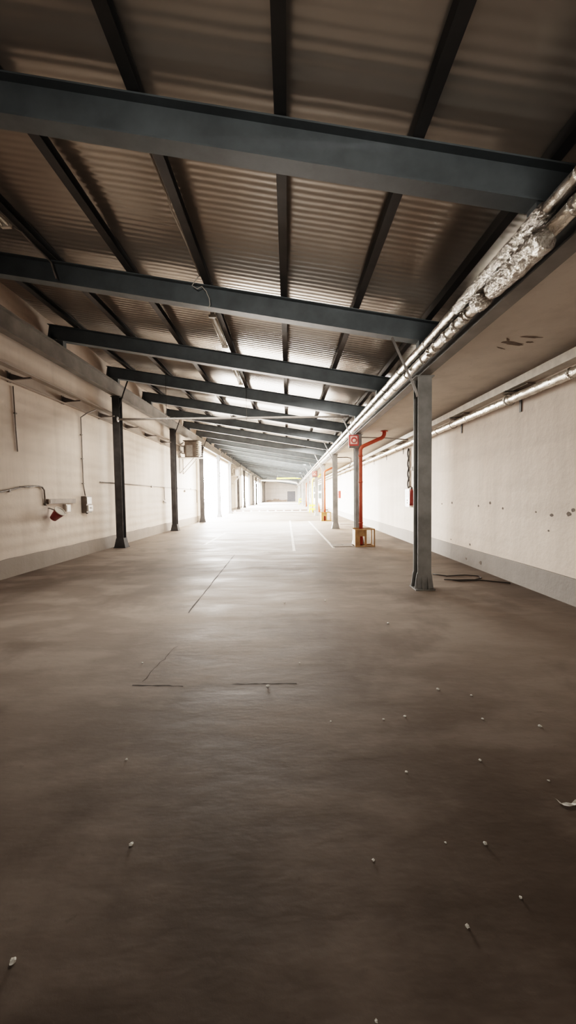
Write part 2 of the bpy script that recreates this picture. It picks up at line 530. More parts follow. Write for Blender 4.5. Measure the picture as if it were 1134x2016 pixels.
# ------------------------------------------------------------------ columns
def make_column(name, side, x, y, zt, label, z0=0.0, gusset=False):
    r = thing(name, label, 'column', (x, y, 0), 'columns along the %s side' % side)
    b = MB()
    prof = i_profile(0.235, 0.235, 0.018, 0.014)
    # flanges face along the hall
    b.prism(prof, (0, 0, z0 + 0.02), (0, 0, zt - 0.02), up=(0, 1, 0))
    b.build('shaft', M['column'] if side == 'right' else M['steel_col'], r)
    b = MB()
    if gusset:
        b.box(-0.17, 0.17, -0.17, 0.17, z0 + 0.001, z0 + 0.02)
        for sx in (-1, 1):
            b.slab_poly([(sx * 0.12, -0.10, z0 + 0.02), (sx * 0.165, -0.10, z0 + 0.02), (sx * 0.135, -0.10, z0 + 0.26), (sx * 0.12, -0.10, z0 + 0.30)], (0, 0.012, 0))
            b.slab_poly([(sx * 0.12, 0.09, z0 + 0.02), (sx * 0.165, 0.09, z0 + 0.02), (sx * 0.135, 0.09, z0 + 0.26), (sx * 0.12, 0.09, z0 + 0.30)], (0, 0.012, 0))
        for xx in (-0.05, 0.05):
            b.slab_poly([(xx, -0.119, z0 + 0.02), (xx, -0.165, z0 + 0.02), (xx, -0.125, z0 + 0.22), (xx, -0.119, z0 + 0.24)], (0.012, 0, 0))
    else:
        b.box(-0.20, 0.20, -0.18, 0.18, z0 + 0.001, z0 + 0.025)
        b.frustum(0, 0, z0 + 0.025, z0 + 0.33, 0.185, 0.16, 0.125, 0.125)
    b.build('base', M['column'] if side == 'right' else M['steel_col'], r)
    b = MB(); b.box(-0.16, 0.16, -0.13, 0.13, zt - 0.02, zt - 0.003)
    b.build('cap_plate', M['column'] if side == 'right' else M['steel_col'], r)
    # diagonal brace up to the roof beam
    b = MB()
    s = -1 if side == 'right' else 1
    xt = s * 0.56 if side == 'right' else 0.42
    za = zt - 0.26
    zb = z_bot(x + xt) - 0.040
    b.tube([(s * 0.125, -0.105, za - 0.10), (s * 0.145, -0.105, za), (xt, -0.105, zb)], 0.022, 8)
    b.build('brace', M['strut'] if side == 'right' else M['steel_col'], r)
    return r
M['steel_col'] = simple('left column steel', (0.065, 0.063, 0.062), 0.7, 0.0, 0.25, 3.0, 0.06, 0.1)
notes_r = {0: 'large grey steel column closest to the camera, standing alone by the right wall',
           1: 'grey steel column behind the red downpipe with the timber guard box',
           2: 'dark grey steel column with flared foot just past the first red downpipe',
           3: 'steel column behind the second red downpipe',
           4: 'grey steel column carrying the farther red and white sign',
           5: 'steel column behind the yellow downpipe',
           6: 'pale grey steel column just past the yellow downpipe',
           7: 'steel column behind the farthest red downpipe'}
for i in range(15):
    y = 6.52 + 6 * i
    z0 = RZ if y > FLOOR_STEP else 0.0
    lab = notes_r.get(i, 'faint distant steel column on the pipe side, %s in its row' % ORD[i])
    make_column('steel_column', 'right', XR, y, LB_BOT_R, lab, z0, gusset=(i == 0))
notes_l = {0: 'tall black steel column against the left wall nearest the camera',
           1: 'second tall black column of the left wall, just before the bracket heater',
           2: 'third tall dark column of the left wall, just past the bracket heater',
           3: 'thin dark column standing in the glare of the side opening',
           4: 'column washed out in glare at the far edge of the side opening',
           5: 'dark column beside the farther wall heater'}
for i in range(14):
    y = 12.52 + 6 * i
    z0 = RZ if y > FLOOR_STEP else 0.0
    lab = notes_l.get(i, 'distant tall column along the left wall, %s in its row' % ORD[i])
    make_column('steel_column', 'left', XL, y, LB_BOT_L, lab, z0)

# ------------------------------------------------------------------ foil lagged pipes
def foil_pipe(x, z, r, y0, y1, label, seed, seam=1.05):
    b = MB()
    pts, rs = [], []
    y = y0
    while y < y1:
        pts.append((x, y, z)); rs.append(r * (1 + 0.05 * noise.noise(V((y * 2.3, seed, 0)))))
        y += 0.10 if y < 14 else 0.5
    b.tube(pts, r, 16, True, rs)
    if y0 < 14: b.jitter(r * 0.10, 11.0, seed)
    root = b.build('foil_pipe', M['foil'])
    tag(root, label, 'pipe')
    n = 0
    y = y0 + 0.6 + seed * 0.1
    while y < min(y1, 30):
        bb = MB()
        rr = r * 1.11
        bb.tube([(x, y - 0.03, z), (x, y - 0.015, z), (x, y, z), (x, y + 0.02, z)], rr, 16, True, [rr * 0.93, rr, rr * 1.04, rr * 0.93])
        bb.jitter(0.006, 16, y)
        bb.build('joint_band', M['foil_crumple'], root)
        n += 1
        y += seam * (0.8 + 0.5 * random.random())
    return root
PXF = 2.165
pA = foil_pipe(PXF, 4.00, 0.056, Y_BACK, Y_END - 0.1, 'upper of the twin silver foil pipes running overhead beside the right columns', 0.3)
pB = foil_pipe(PXF, 3.80, 0.064, Y_BACK, Y_END - 0.1, 'lower of the twin silver foil pipes, with the crumpled valve wrapping', 1.3, 0.7)
pC = foil_pipe(WR - 0.20, 3.34, 0.075, Y_BACK, Y_END - 0.1, 'silver foil pipe fixed along the top of the right wall under the ledge', 2.1, 1.5)
def wrap(parent, name, pts, rs, amp, sc, seed):
    P, R = [], []
    for (p0, p1), (r0, r1) in zip(zip(pts, pts[1:]), zip(rs, rs[1:])):
        n = max(2, int((V(p1) - V(p0)).length / 0.025))
        for i in range(n):
            P.append(V(p0).lerp(V(p1), i / n)); R.append(r0 + (r1 - r0) * i / n)
    P.append(V(pts[-1])); R.append(rs[-1])
    b = MB(); b.tube(P, 0, 36, True, R); b.jitter(amp, sc, seed); b.jitter(0.008, 46.0, seed + 3)
    for f in b.bm.faces: f.smooth = False
    return b.build(name, M['foil_crumple'], parent)
wrap(pA, 'foil_wrap', [(PXF, 3.12, 4.0), (PXF, 3.16, 4.0), (PXF, 3.9, 4.0), (PXF, 4.75, 4.0), (PXF, 4.78, 4.0)], [0.062, 0.076, 0.074, 0.066, 0.058], 0.007, 13, 2.0)
wrap(pB, 'foil_wrap', [(PXF, 3.10, 3.80), (PXF - 0.03, 3.14, 3.765), (PXF - 0.03, 3.5, 3.76), (PXF - 0.02, 3.9, 3.775), (PXF, 3.98, 3.79)], [0.07, 0.104, 0.104, 0.090, 0.066], 0.012, 14, 5.0)
wrap(pB, 'valve_wrap', [(PXF - 0.02, 4.0, 3.79), (PXF - 0.03, 4.05, 3.775), (PXF - 0.03, 4.14, 3.77), (PXF - 0.02, 4.22, 3.785), (PXF, 4.27, 3.80)], [0.064, 0.092, 0.098, 0.085, 0.066], 0.020, 17, 8.0)
for y in (4.55, 4.78, 5.05, 5.4, 5.62):
    wrap(pB, 'joint_wrap', [(PXF, y - 0.05, 3.80), (PXF - 0.006, y, 3.795), (PXF, y + 0.05, 3.80)], [0.066, 0.077, 0.066], 0.010, 20, y)

# brackets holding the wall pipe
root = None
for i in range(14):
    y = 2.2 + 2.25 * i
    lab = 'angle bracket under the ledge holding the wall foil pipe, %s from near end' % ORD[i]
    if root is None:
        root = thing('pipe_bracket', lab, 'bracket', (WR, y, 3.34), 'brackets under the right wall pipe')
        b = MB()
        b.bar((-0.30, 0, 0.150), (-0.012, 0, 0.150), 0.05, 0.016)
        b.bar((-0.008, 0, 0.17), (-0.008, 0, -0.22), 0.05, 0.014, up=(1, 0, 0))
        b.build('arm_mount', M['cable'], root)
        b = MB(); b.tube([(-0.20 + 0.099 * math.cos(a), 0, 0.099 * math.sin(a)) for a in [PI * 0.5 + 2 * PI * k / 20 for k in range(21)]], 0.008, 6)
        b.build('clamp_ring', M['conduit'], root)
        b = MB(); b.box(-0.16, -0.02, -0.42, 0.30, 0.158, 0.175)
        b.build('support_board', M['patch'], root)
    else:
        dup(root, (WR, y, 3.34), lab)

# ------------------------------------------------------------------ cross pipe with hangers
t = thing('cross_pipe', 'thin grey pipe crossing the hall from the first left column to the red downpipe column', 'pipe', (0, 0, 0))
yc = 12.30
b = MB(); b.tube([(XL + 0.15, yc, 4.27), (-2.0, yc, 4.26), (2.05, yc, 4.26)], 0.036, 12)
b.build('tube', M['conduit'], t)
for x in (-3.95, -1.32):
    b = MB(); b.tube([(x, yc, 4.29), (x, yc, z_top(x) + 0.008)], 0.007, 6)
    b.build('hanger_rod', M['cable'], t)
    b = MB(); b.lathe([(0.046, -0.02), (0.052, -0.015), (0.052, 0.015), (0.046, 0.02)], (x, yc, 4.262), (1, 0, 0), 16)
    b.build('clamp', M['conduit'], t)
b = MB(); b.lathe([(0.05, 0), (0.085, 0.002), (0.085, 0.018), (0.05, 0.02)], (XL + 0.10, yc, 4.27), (1, 0, 0), 16)
b.build('flange', M['strut'], t)

# ------------------------------------------------------------------ downpipes in front of columns
def downpipe(y, mat, label, z0, mount=SLAB_Z):
    t = thing('downpipe', label, 'pipe', (XR, y, 0))
    yy = -0.30
    r = 0.062
    b = MB()
    pts = [(0.04, yy, z0 + 0.02), (0.04, yy, 1.5), (0.04, yy, 3.12)]
    for i in range(1, 7):
        a = i / 6 * math.radians(66)
        pts.append((0.04 + 0.17 * (1 - math.cos(a)), yy, 3.12 + 0.17 * math.sin(a)))
    pts.append((0.66, yy, 3.50))
    for i in range(1, 7):
        a = i / 6
        pts.append((0.66 + 0.16 * math.sin(a * PI / 2) , yy, 3.50 + 0.04 * a + 0.13 * (1 - math.cos(a * PI / 2))))
    pts.append((0.82, yy, mount - 0.03))
    b.tube(pts, r, 16)
    b.build('pipe_run', mat, t)
    b = MB(); b.lathe([(0.06, 0), (0.12, 0.002), (0.12, 0.024), (0.06, 0.026)], (0.82, yy, mount - 0.03), (0, 0, 1), 18)
    b.build('flange', mat, t)
    for z in (0.75, 2.1, 2.95):
        b = MB(); b.lathe([(0.063, -0.02), (0.075, -0.016), (0.075, 0.016), (0.063, 0.02)], (0.04, yy, z0 + z), (0, 0, 1), 16)
        b.build('collar', mat, t)
    return t
downpipe(12.52, M['red'], 'red downpipe standing in the timber guard box, nearest of the red pipes', 0.0)
downpipe(24.52, M['red'], 'second red downpipe, past the flared dark column', 0.0)
downpipe(36.52, M['yellow_pipe'], 'yellow downpipe between the farther red pipes', 0.0)
downpipe(48.52, M['red'], 'farthest red downpipe beyond the floor step', RZ)

# timber guard boxes round the feet of the red pipes
def guard_box(y, label):
    t = thing('guard_box', label, 'guard box', (XR, y, 0))
    # solid left half, open frame on the right
    x0, x1, y0, y1, h = -0.225, 0.40, -0.66, -0.215, 0.56
    p = 0.035
    b = MB()
    b.box(x0 + 0.001, x0 + 0.02, y0, y1, 0.04, h - 0.01)
    b.build('side_panel', M['wood'], t)
    b = MB()
    b.box(x0 + 0.02, 0.13, y0 + 0.0, y0 + 0.018, 0.34, h - 0.01)
    b.box(x0 + 0.02, -0.06, y0 + 0.0, y0 + 0.018, 0.04, 0.34)
    b.box(0.085, 0.13, y0 + 0.0, y0 + 0.018, 0.04, 0.34)
    b.build('front_panel', M['wood'], t)
    for (px, py) in ((x0 + 0.02, y0 - 0.01), (0.13, y0 - 0.01), (x1, y0 - 0.01), (x0 + 0.02, y1), (x1, y1)):
        b = MB(); b.box(px - p / 2, px + p / 2, py - p / 2, py + p / 2, 0.001, h)
        b.build('post', M['wood'], t)
    for (q0, q1) in (((x0, y0 - 0.012), (x1 + 0.017, y0 - 0.012)), ((x0, y1), (x1 + 0.017, y1))):
        for z in (0.02, h):
            b = MB(); b.box(q0[0], q1[0], q0[1] - 0.02, q1[1] + 0.02, z - 0.015, z + 0.018)
            b.build('rail', M['wood'], t)
    for z in (0.02, h):
        b = MB(); b.box(x1 - 0.02, x1 + 0.02, y0, y1, z - 0.012, z + 0.016)
        b.build('rail', M['wood'], t)
    return t
guard_box(12.52, 'timber guard box half open around the foot of the nearest red downpipe')
guard_box(24.52, 'small timber guard box around the foot of the second red downpipe')

# ------------------------------------------------------------------ red alarm signs on columns
def alarm_sign(x, y, z, s, label):
    t = thing('alarm_sign', label, 'sign', (x, y, z))
    b = MB(); b.box(-0.16 * s, 0.16 * s, -0.04, 0.04, -0.16 * s, 0.20 * s, 0.008)
    b.build('panel', M['sign_red'], t)
    b = MB(); b.box(-0.115 * s, 0.115 * s, -0.048, -0.041, -0.10 * s, 0.16 * s)
    b.build('face', M['pink'], t)
    b = MB(); b.lathe([(0.10 * s, 0), (0.10 * s, 0.006), (0.085 * s, 0.012)], (0.005, -0.049, 0.03 * s), (0, -1, 0), 24)
    b.build('disc', M['sign_red'], t)
    b = MB(); b.lathe([(0.062 * s, 0), (0.062 * s, 0.005), (0.03 * s, 0.014)], (0.015, -0.062, 0.01 * s), (0, -1, 0), 20)
    b.build('dome', M['pink'], t)
    b = MB(); b.box(-0.16 * s, 0.15 * s, -0.05, 0.04, -0.225 * s, -0.162 * s)
    b.build('tray', M['plate'], t)
    b = MB(); b.box(0.04 * s, 0.15 * s, 0.041, 0.075, -0.05, 0.05)
    b.build('mount', M['plate'], t)
    return t
alarm_sign(2.20, 12.52 - 0.19 - 0.02, 3.45, 1.0, 'square red alarm sign with pale round centre above the nearest red downpipe')
alarm_sign(2.20, 30.52 - 0.19 - 0.02, 3.42, 1.15, 'small red and white alarm sign on the column farther down the row')

# ------------------------------------------------------------------ left wall brackets
root = None
for i in range(6):
    y = 8.15 + 1.92 * i
    lab = 'small dark bracket under the left wall ledge, %s from the near end' % ORD[i]
    if root is None:
        root = thing('wall_bracket', lab, 'bracket', (WL, y, 4.28), 'brackets along the left wall ledge')
        b = MB(); b.bar((0.03, 0, 0.0), (0.52, 0, 0.03), 0.05, 0.03); b.build('arm_mount', M['grey_box'], root)
        b = MB(); b.slab_poly([(0.02, -0.01, 0.02), (0.36, -0.01, 0.04), (0.02, -0.01, 0.15)], (0, 0.02, 0)); b.build('web_plate', M['grey_box'], root)
        b = MB(); b.box(0.021, 0.045, -0.05, 0.05, -0.06, 0.17); b.build('wall_plate', M['grey_box'], root)
    else:
        dup(root, (WL, y, 4.28), lab)

# ------------------------------------------------------------------ left wall services
b = MB()
xw = WL + 0.035
b.tube([(xw + 0.30, 11.2, 4.33), (xw + 0.14, 11.02, 4.2), (xw, 10.92, 4.05), (xw, 10.92, 2.35), (xw, 10.92, 2.1), (xw + 0.01, 10.98, 1.76)], 0.017, 8)
root = b.build('conduit', M['conduit']); tag(root, 'vertical grey conduit dropping down the left wall to the switch box', 'conduit')
for z in (3.55, 2.85, 2.12):
    b = MB(); b.box(WL + 0.001, WL + 0.055, 10.885, 10.955, z - 0.012, z + 0.012); b.build('clip_mount', M['conduit'], root)
b = MB(); b.tube([(WL + 0.02, 8.28, 4.18), (WL + 0.02, 8.30, 3.4), (WL + 0.02, 8.33, 2.75)], 0.012, 6)
o = b.build('thin_conduit', M['conduit']); tag(o, 'thin faint conduit stub hanging below the first wall bracket', 'conduit')
b = MB(); b.box(WL + 0.001, WL + 0.04, 8.28, 8.34, 3.58, 3.61); b.build('clip_mount', M['conduit'], o)

t = thing('switch_box', 'dark wall box with two white covers at the foot of the vertical conduit', 'switch box', (WL, 10.98, 1.5))
b = MB(); b.box(0.001, 0.15, -0.15, 0.14, -0.24, 0.25, 0.008); b.build('case', M['grey_box'], t)
b = MB(); b.box(0.151, 0.168, -0.13, 0.12, 0.02, 0.22, 0.004); b.build('upper_cover', M['white_paint'], t)
lc = MB(); lc.box(0.151, 0.20, -0.13, 0.12, -0.19, -0.02, 0.006); lc = lc.build('lower_cover', M['white_paint'], t)
b = MB(); b.box(0.201, 0.206, -0.05, 0.05, -0.13, -0.07); b.build('window', M['grey_box'], lc)
b = MB(); b.tube([(0.08, 0.0, -0.24), (0.08, 0.0, -0.27)], 0.03, 10); b.build('gland', M['cable'], t)

b = MB()
b.tube([(xw, 6.2, 1.74), (xw, 7.77, 1.845), (xw, 8.36, 1.95), (xw, 8.7, 1.99), (xw, 8.95, 1.995), (xw, 9.08, 1.98), (xw, 9.16, 1.90), (xw, 9.17, 1.56)], 0.02, 8)
root = b.build('bent_pipe', M['conduit']); tag(root, 'bent pipe coming in along the left wall and turning down to the trough', 'pipe')
b = MB(); b.lathe([(0.024, 0), (0.031, 0.02), (0.024, 0.05)], (xw, 9.17, 1.52), (0, 0, 1), 12); b.build('valve', M['plate'], root)
b = MB(); b.tube([(xw + .01, 8.3, 1.96), (xw + 0.02, 8.6, 1.955), (xw + .01, 8.93, 2.0)], 0.011, 6); b.build('side_cable', M['conduit'], root)
for yy, zz in ((6.8, 1.785), (8.0, 1.87)):
    b = MB(); b.box(WL + 0.001, WL + 0.058, yy - 0.02, yy + 0.02, zz - 0.03, zz + 0.03); b.build('clip_mount', M['conduit'], root)

t = thing('wall_trough', 'long pale box fixed level on the left wall above the red bucket', 'trough', (WL, 9.8, 1.62))
b = MB(); b.box(0.001, 0.085, -0.56, 0.62, -0.065, 0.06, 0.006); b.build('body', M['trough'], t)
b = MB(); b.box(0.0855, 0.092, -0.52, 0.58, -0.045, 0.045, 0.0); b.build('lid', M['trough'], t)

t = thing('red_bucket', 'dark red bucket hanging tilted on the left wall beneath the trough', 'bucket', (WL + 0.21, 9.35, 1.29))
ax = V((0.72, -0.10, 0.66)).normalized()
b = MB(); b.lathe([(0.07, -0.16), (0.085, -0.16), (0.135, 0.10), (0.14, 0.12), (0.132, 0.12), (0.08, -0.14), (0.02, -0.14)], (0, 0, 0), ax, 24)
b.build('pail', M['red_dark'], t)
b = MB(); b.lathe([(0.139, 0.105), (0.150, 0.11), (0.150, 0.125), (0.139, 0.128), (0.131, 0.126), (0.128, 0.10)], (0, 0, 0), ax, 24)
b.build('rim', M['white_dirty'], t)
b = MB(); b.lathe([(0.122, 0.082), (0.122, 0.086), (0.05, 0.088)], (0, 0, 0), ax, 24); b.build('lining', M['white_paint'], t)
b = MB(); b.slab_poly([(-0.209, -0.03, 0.16), (-0.209, 0.03, 0.16), (-0.06, 0.03, 0.10), (-0.06, -0.03, 0.10)], (0, 0, 0.012)); b.build('hanger_hook', M['plate'], t)

t = thing('socket_box', 'small white box on the left wall under the right end of the trough', 'box', (WL, 10.05, 1.42))
b = MB(); b.box(0.001, 0.085, -0.11, 0.11, -0.11, 0.11, 0.01); b.build('body', M['white_dirty'], t)
b = MB(); b.box(0.086, 0.098, -0.085, 0.085, -0.085, 0.085, 0.004); b.build('cover', M['white_paint'], t)

# low service pipe behind the first left column
b = MB(); b.tube([(WL + 0.03, 11.9, 2.20), (WL + 0.03, 16.0, 2.19), (WL + 0.03, 24.4, 2.15), (WL + 0.03, 24.5, 2.12), (WL + 0.03, 24.5, 1.3)], 0.018, 8)
root = b.build('service_pipe', M['conduit']); tag(root, 'thin level pipe along the left wall between the first and third columns', 'pipe')
b = MB(); b.tube([(WL + 0.03, 18.05, 2.17), (WL + 0.035, 18.05, 1.65), (WL + 0.05, 18.05, 1.55)], 0.016, 8); b.build('drop_leg', M['conduit'], root)
for yy in (13.6, 16.4, 20.2, 23.0):
    b = MB(); b.box(WL + 0.001, WL + 0.055, yy - 0.03, yy + 0.03, 2.13, 2.22); b.build('clip_mount', M['conduit'], root)
b = MB(); b.bar((WL + 0.05, 17.86, 1.50), (WL + 0.06, 18.2, 1.42), 0.03, 0.05); b.build('tap', M['grey_box'], root)
b = MB(); b.lathe([(0.03, -0.06), (0.05, -0.03), (0.05, 0.03), (0.02, 0.07)], (WL + 0.05, 21.6, 2.03), (0, 0, 1), 10); b.build('trap', M['conduit'], root)

# ------------------------------------------------------------------ unit heaters on wall shelves
def heater(y, label):
    t = thing('unit_heater', label, 'heater', (WL, y, 3.9))
    b = MB(); b.box(0.001, 1.28, -0.36, 0.36, -0.035, 0.0); b.build('shelf', M['strut'], t)
    for yy in (-0.33, 0.33):
        fr = MB()
        fr.bar((0.06, yy, -0.90), (0.06, yy, -0.036), 0.045, 0.045, up=(1, 0, 0)).bar((0.08, yy, -0.88), (0.86, yy, -0.05), 0.04, 0.04)
        fr.build('shelf_bracket', M['strut'], t)
    c = MB(); c.box(0.36, 1.0, -0.34, 0.34, 0.001, 0.88, 0.02); c = c.build('casing', M['rust'], t)
    b = MB(); b.box(0.45, 0.80, -0.346, -0.341, 0.05, 0.66); b.build('side_panel', M['conduit'], c)
    b = MB(); b.box(0.28, 1.06, -0.40, 0.40, 0.885, 0.93); b.build('hood', M['rust'], t)
    for k in range(8):
        z = 0.08 + 0.105 * k
        b = MB(); b.slab_poly([(1.001, -0.33, z), (1.001, 0.33, z), (1.17, 0.33, z + 0.065), (1.17, -0.33, z + 0.065)], (0, 0, 0.018)); b.build('louvre', M['white_dirty'], t)
    b = MB(); b.lathe([(0.25, 0), (0.27, 0.01), (0.27, 0.07), (0.25, 0.08), (0.08, 0.08), (0.07, 0.02)], (0.359, 0, 0.45), (-1, 0, 0), 24); b.build('fan_ring', M['heater_dark'], t)
    for z in (0.22, 0.62):
        b = MB(); b.tube([(0.36, -0.22, z), (0.20, -0.24, z), (0.12, -0.26, z + 0.05), (0.05, -0.26, z + 0.02)], 0.035, 10); b.build('feed_pipe', M['conduit'], t)
    b = MB(); b.tube([(0.30, -0.28, 0.82), (0.1, -0.3, 0.7), (0.04, -0.3, 0.35), (0.2, -0.29, 0.3)], 0.03, 10); b.build('return_pipe', M['conduit'], t)
    return t
heater(21.0, 'rusty unit heater with louvres on a bracket shelf, past the second left column')
heater(40.3, 'farther unit heater on a wall shelf beyond the bright side opening')

# ------------------------------------------------------------------ strip lights and cables under the purlins
def strip_light(x, y0, y1, label):
    z = z_top(x) - 0.10
    t = thing('strip_light', label, 'light fitting', (x, (y0 + y1) / 2, z))
    L = (y1 - y0) / 2
    b = MB(); b.box(-0.035, 0.035, -L, L, 0.02, 0.075, 0.006); b.build('batten', M['white_dirty'], t)
    for sx in (-0.045, 0.045):
        b = MB(); b.tube([(sx, -L + 0.05, -0.005), (sx, L - 0.05, -0.005)], 0.016, 10); b.build('tube', M['tube'], t)
    for s in (-1, 1):
        b = MB(); b.box(-0.07, 0.07, s * (L - 0.02) - 0.025, s * (L - 0.02) + 0.025, -0.025, 0.03, 0.004); b.build('lamp_holder', M['white_dirty'], t)
    for s in (-1, 1):
        b = MB(); b.tube([(0.0, s * L * 0.6, 0.075), (0.0, s * L * 0.6, 0.112)], 0.012, 6); b.build('hanger', M['conduit'], t)
    return t
strip_light(-1.42, 7.35, 8.85, 'twin tube strip light under the ceiling just past the second roof beam')
strip_light(-1.42, 10.35, 11.75, 'twin tube strip light under the ceiling just past the third roof beam')
strip_light(-4.02, 4.35, 5.55, 'unlit strip light in the dark upper corner between the first two roof beams')

def cable(name, pts, r, mat, label):
    b = MB(); b.tube(pts, r, 8)
    return tag(b.build(name, mat), label, 'cable')
zc = z_top(-1.40)
cable('ceiling_cable', [(-1.405, 3.75, zc + 0.04), (-1.40, 4.6, zc + 0.02), (-1.41, 4.8, zc - 0.01), (-1.40, 5.4, zc + 0.02), (-1.40, 6.25, zc + 0.03)], 0.011, M['cable_pale'],
      'pale cable clipped along the ceiling purlin between the first two roof beams')
cable('loose_wire', [(-1.42, 6.30, zc + 0.06), (-1.5, 6.33, zc - 0.02), (-1.56, 6.37, zc - 0.06), (-1.48, 6.40, zc - 0.10), (-1.40, 6.40, zc - 0.06), (-1.33, 6.405, zc - 0.14),
                     (-1.28, 6.41, zc - 0.26), (-1.27, 6.41, zc - 0.36), (-1.30, 6.41, zc - 0.42)], 0.007, M['cable_pale'], 'loose white wire dangling over the face of the second roof beam')
zc = z_top(-3.95)
cable('hanging_cable', [(-3.97, 5.58, zc - 0.06), (-3.95, 5.75, zc - 0.02), (-3.96, 6.0, zc - 0.03), (-3.95, 6.30, zc - 0.03), (-3.94, 6.42, zc - 0.05), (-3.90, 6.42, zc - 0.2), (-3.86, 6.42, zc - 0.32)],
      0.014, M['conduit'], 'grey cable leaving the dark strip light and drooping over the second roof beam')

# ------------------------------------------------------------------ right wall services beyond the near column
t = thing('cable_drop', 'twisted dark cable drop between two rails on the right wall behind the near column', 'cable', (WR, 12.75, 0))
for yy in (-0.10, 0.10):
    b = MB(); b.tube([(-0.03, yy, 1.9), (-0.03, yy, 3.24)], 0.012, 6); b.build('rail', M['white_dirty'], t)
for ph in (0, PI):
    b = MB(); b.tube([(-0.04 + 0.025 * math.cos(z * 9 + ph), 0.055 * math.sin(z * 9 + ph), z) for z in [1.88 + 0.04 * i for i in range(35)]], 0.022, 8); b.build('cord', M['cable'], t)
t = thing('control_panel', 'white control panel on the right wall below the twisted cable drop', 'panel', (WR, 12.72, 1.55))
b = MB(); b.box(-0.10, -0.001, -0.24, 0.22, -0.31, 0.30, 0.008); b.build('case', M['white_paint'], t)
b = MB(); b.box(-0.106, -0.101, -0.18, 0.16, 0.02, 0.24); b.build('cover', M['white_dirty'], t)
for z in (-0.08, -0.17):
    b = MB(); b.lathe([(0.025, 0), (0.025, 0.008), (0.012, 0.016)], (-0.101, -0.02, z), (-1, 0, 0), 12); b.build('button', M['grey_box'], t)
t = thing('fire_extinguisher', 'red fire extinguisher on the right wall beside the white control panel', 'fire extinguisher', (WR - 0.11, 12.22, 1.30))
b = MB(); b.lathe([(0.06, 0), (0.078, 0.015), (0.08, 0.05), (0.08, 0.42), (0.06, 0.48), (0.028, 0.52), (0.028, 0.55)], (0, 0, 0), (0, 0, 1), 20); b.build('cylinder', M['red_dark'], t)
b = MB(); b.lathe([(0.03, 0.55), (0.035, 0.56), (0.03, 0.61)], (0, 0, 0), (0, 0, 1), 12).bar((0.0, 0.0, 0.62), (-0.12, 0.0, 0.64), 0.025, 0.02); b.build('valve_head', M['plate'], t)
b = MB(); b.tube([(0.03, 0, 0.57), (0.0, 0.09, 0.53), (-0.01, 0.1, 0.3), (0.0, 0.1, 0.12)], 0.013, 8); b.build('hose', M['cable'], t)
b = MB(); b.box(0.082, 0.108, -0.03, 0.03, 0.10, 0.40); b.build('hanger', M['plate'], t)
t = thing('globe_lamp', 'small white globe lamp on a conduit high on the right wall behind the near column', 'lamp', (WR, 12.02, 2.5))
b = MB(); b.lathe([(0.02, -0.075), (0.055, -0.055), (0.075, 0.0), (0.055, 0.055), (0.02, 0.075)], (-0.12, 0, 0), (0, 0, 1), 18); b.build('globe', M['white_paint'], t)
b = MB(); b.tube([(-0.05, 0, 0), (-0.001, 0, 0)], 0.03, 10); b.build('socket', M['plate'], t)
b = MB(); b.tube([(-0.03, 0.06, -0.9), (-0.03, 0.06, 0.74)], 0.022, 8); b.build('conduit', M['conduit'], t)
t = thing('red_cabinet', 'small red cabinet on the right wall past the flared dark column', 'cabinet', (WR, 29.6, 1.72))
b = MB(); b.box(-0.18, -0.001, -0.35, 0.35, -0.30, 0.30, 0.01); b.build('case_mount', M['sign_red'], t)
b = MB(); b.box(-0.192, -0.181, -0.31, 0.31, -0.26, 0.26, 0.0); dr = b.build('door', M['sign_red'], t)
b = MB(); b.tube([(-0.21, -0.22, -0.05), (-0.21, -0.22, 0.05)], 0.01, 6); b.build('handle', M['plate'], dr)
cable('tie_bar', [(XR + 0.14, 12.50, 3.60), (3.3, 12.50, 3.57), (4.06, 12.50, 3.50)], 0.018, M['conduit'], 'thin bar running from the red downpipe column to the right wall ledge')['category'] = 'bar'
o = cable('bracket_pipe', [(XR + 0.13, 18.50, 3.55), (XR + 0.62, 18.50, 3.55), (XR + 0.80, 18.50, 3.50), (XR + 0.80, 18.50, 3.30), (XR + 0.72, 18.50, 3.12)], 0.022, M['plate'],
      'short bent pipe bracket on the column with the flared foot'); o['category'] = 'pipe'

# ------------------------------------------------------------------ floor things
def gpt(px, py, z=0.0):
    """point on the floor plane for a photograph pixel"""
    x, y = px - 567.0, -(py - 1008.0)
    cp, sp, cr, sr = math.cos(PITCH), math.sin(PITCH), math.cos(ROLL), math.sin(ROLL)
    fwd, up0, rt0 = V((0, cp, -sp)), V((0, sp, cp)), V((1, 0, 0))
    rt, up = rt0 * cr - up0 * sr, up0 * cr + rt0 * sr
    d = fwd * F_PX + rt * x + up * y
    k = (z - H_CAM) / d.z
    return V((0, 0, H_CAM)) + d * k

def strip(name, pts, w, mat, z=0.002, jit=0.0):
    b = MB()
    prev = None
    n = len(pts)
    P = [V((p[0], p[1], 0)) for p in pts]
    L, R = [], []
    for i, p in enumerate(P):
        d = (P[min(i + 1, n - 1)] - P[max(i - 1, 0)]).normalized()
        s = V((-d.y, d.x, 0))
        ww = w * (1 + jit * (random.random() - 0.5))
        L.append(b.bm.verts.new((p + s * ww / 2) + V((0, 0, z)))); R.append(b.bm.verts.new((p - s * ww / 2) + V((0, 0, z))))
    for i in range(n - 1):
        b.bm.faces.new((R[i], R[i + 1], L[i + 1], L[i]))
    return b.build(name, mat, floor)
def seg(a, c, n, wob=0.0):
    out = []
    for i in range(n + 1):
        t = i / n
        out.append((a[0] + (c[0] - a[0]) * t + wob * (random.random() - 0.5), a[1] + (c[1] - a[1]) * t + wob * (random.random() - 0.5)))
    return out
strip('floor_marking', seg((-3.05, 11.05), (0.22, 11.15), 4), 0.085, M['line'])
strip('floor_marking', seg((0.17, 11.2), (0.12, 25.0), 10), 0.085, M['line'])
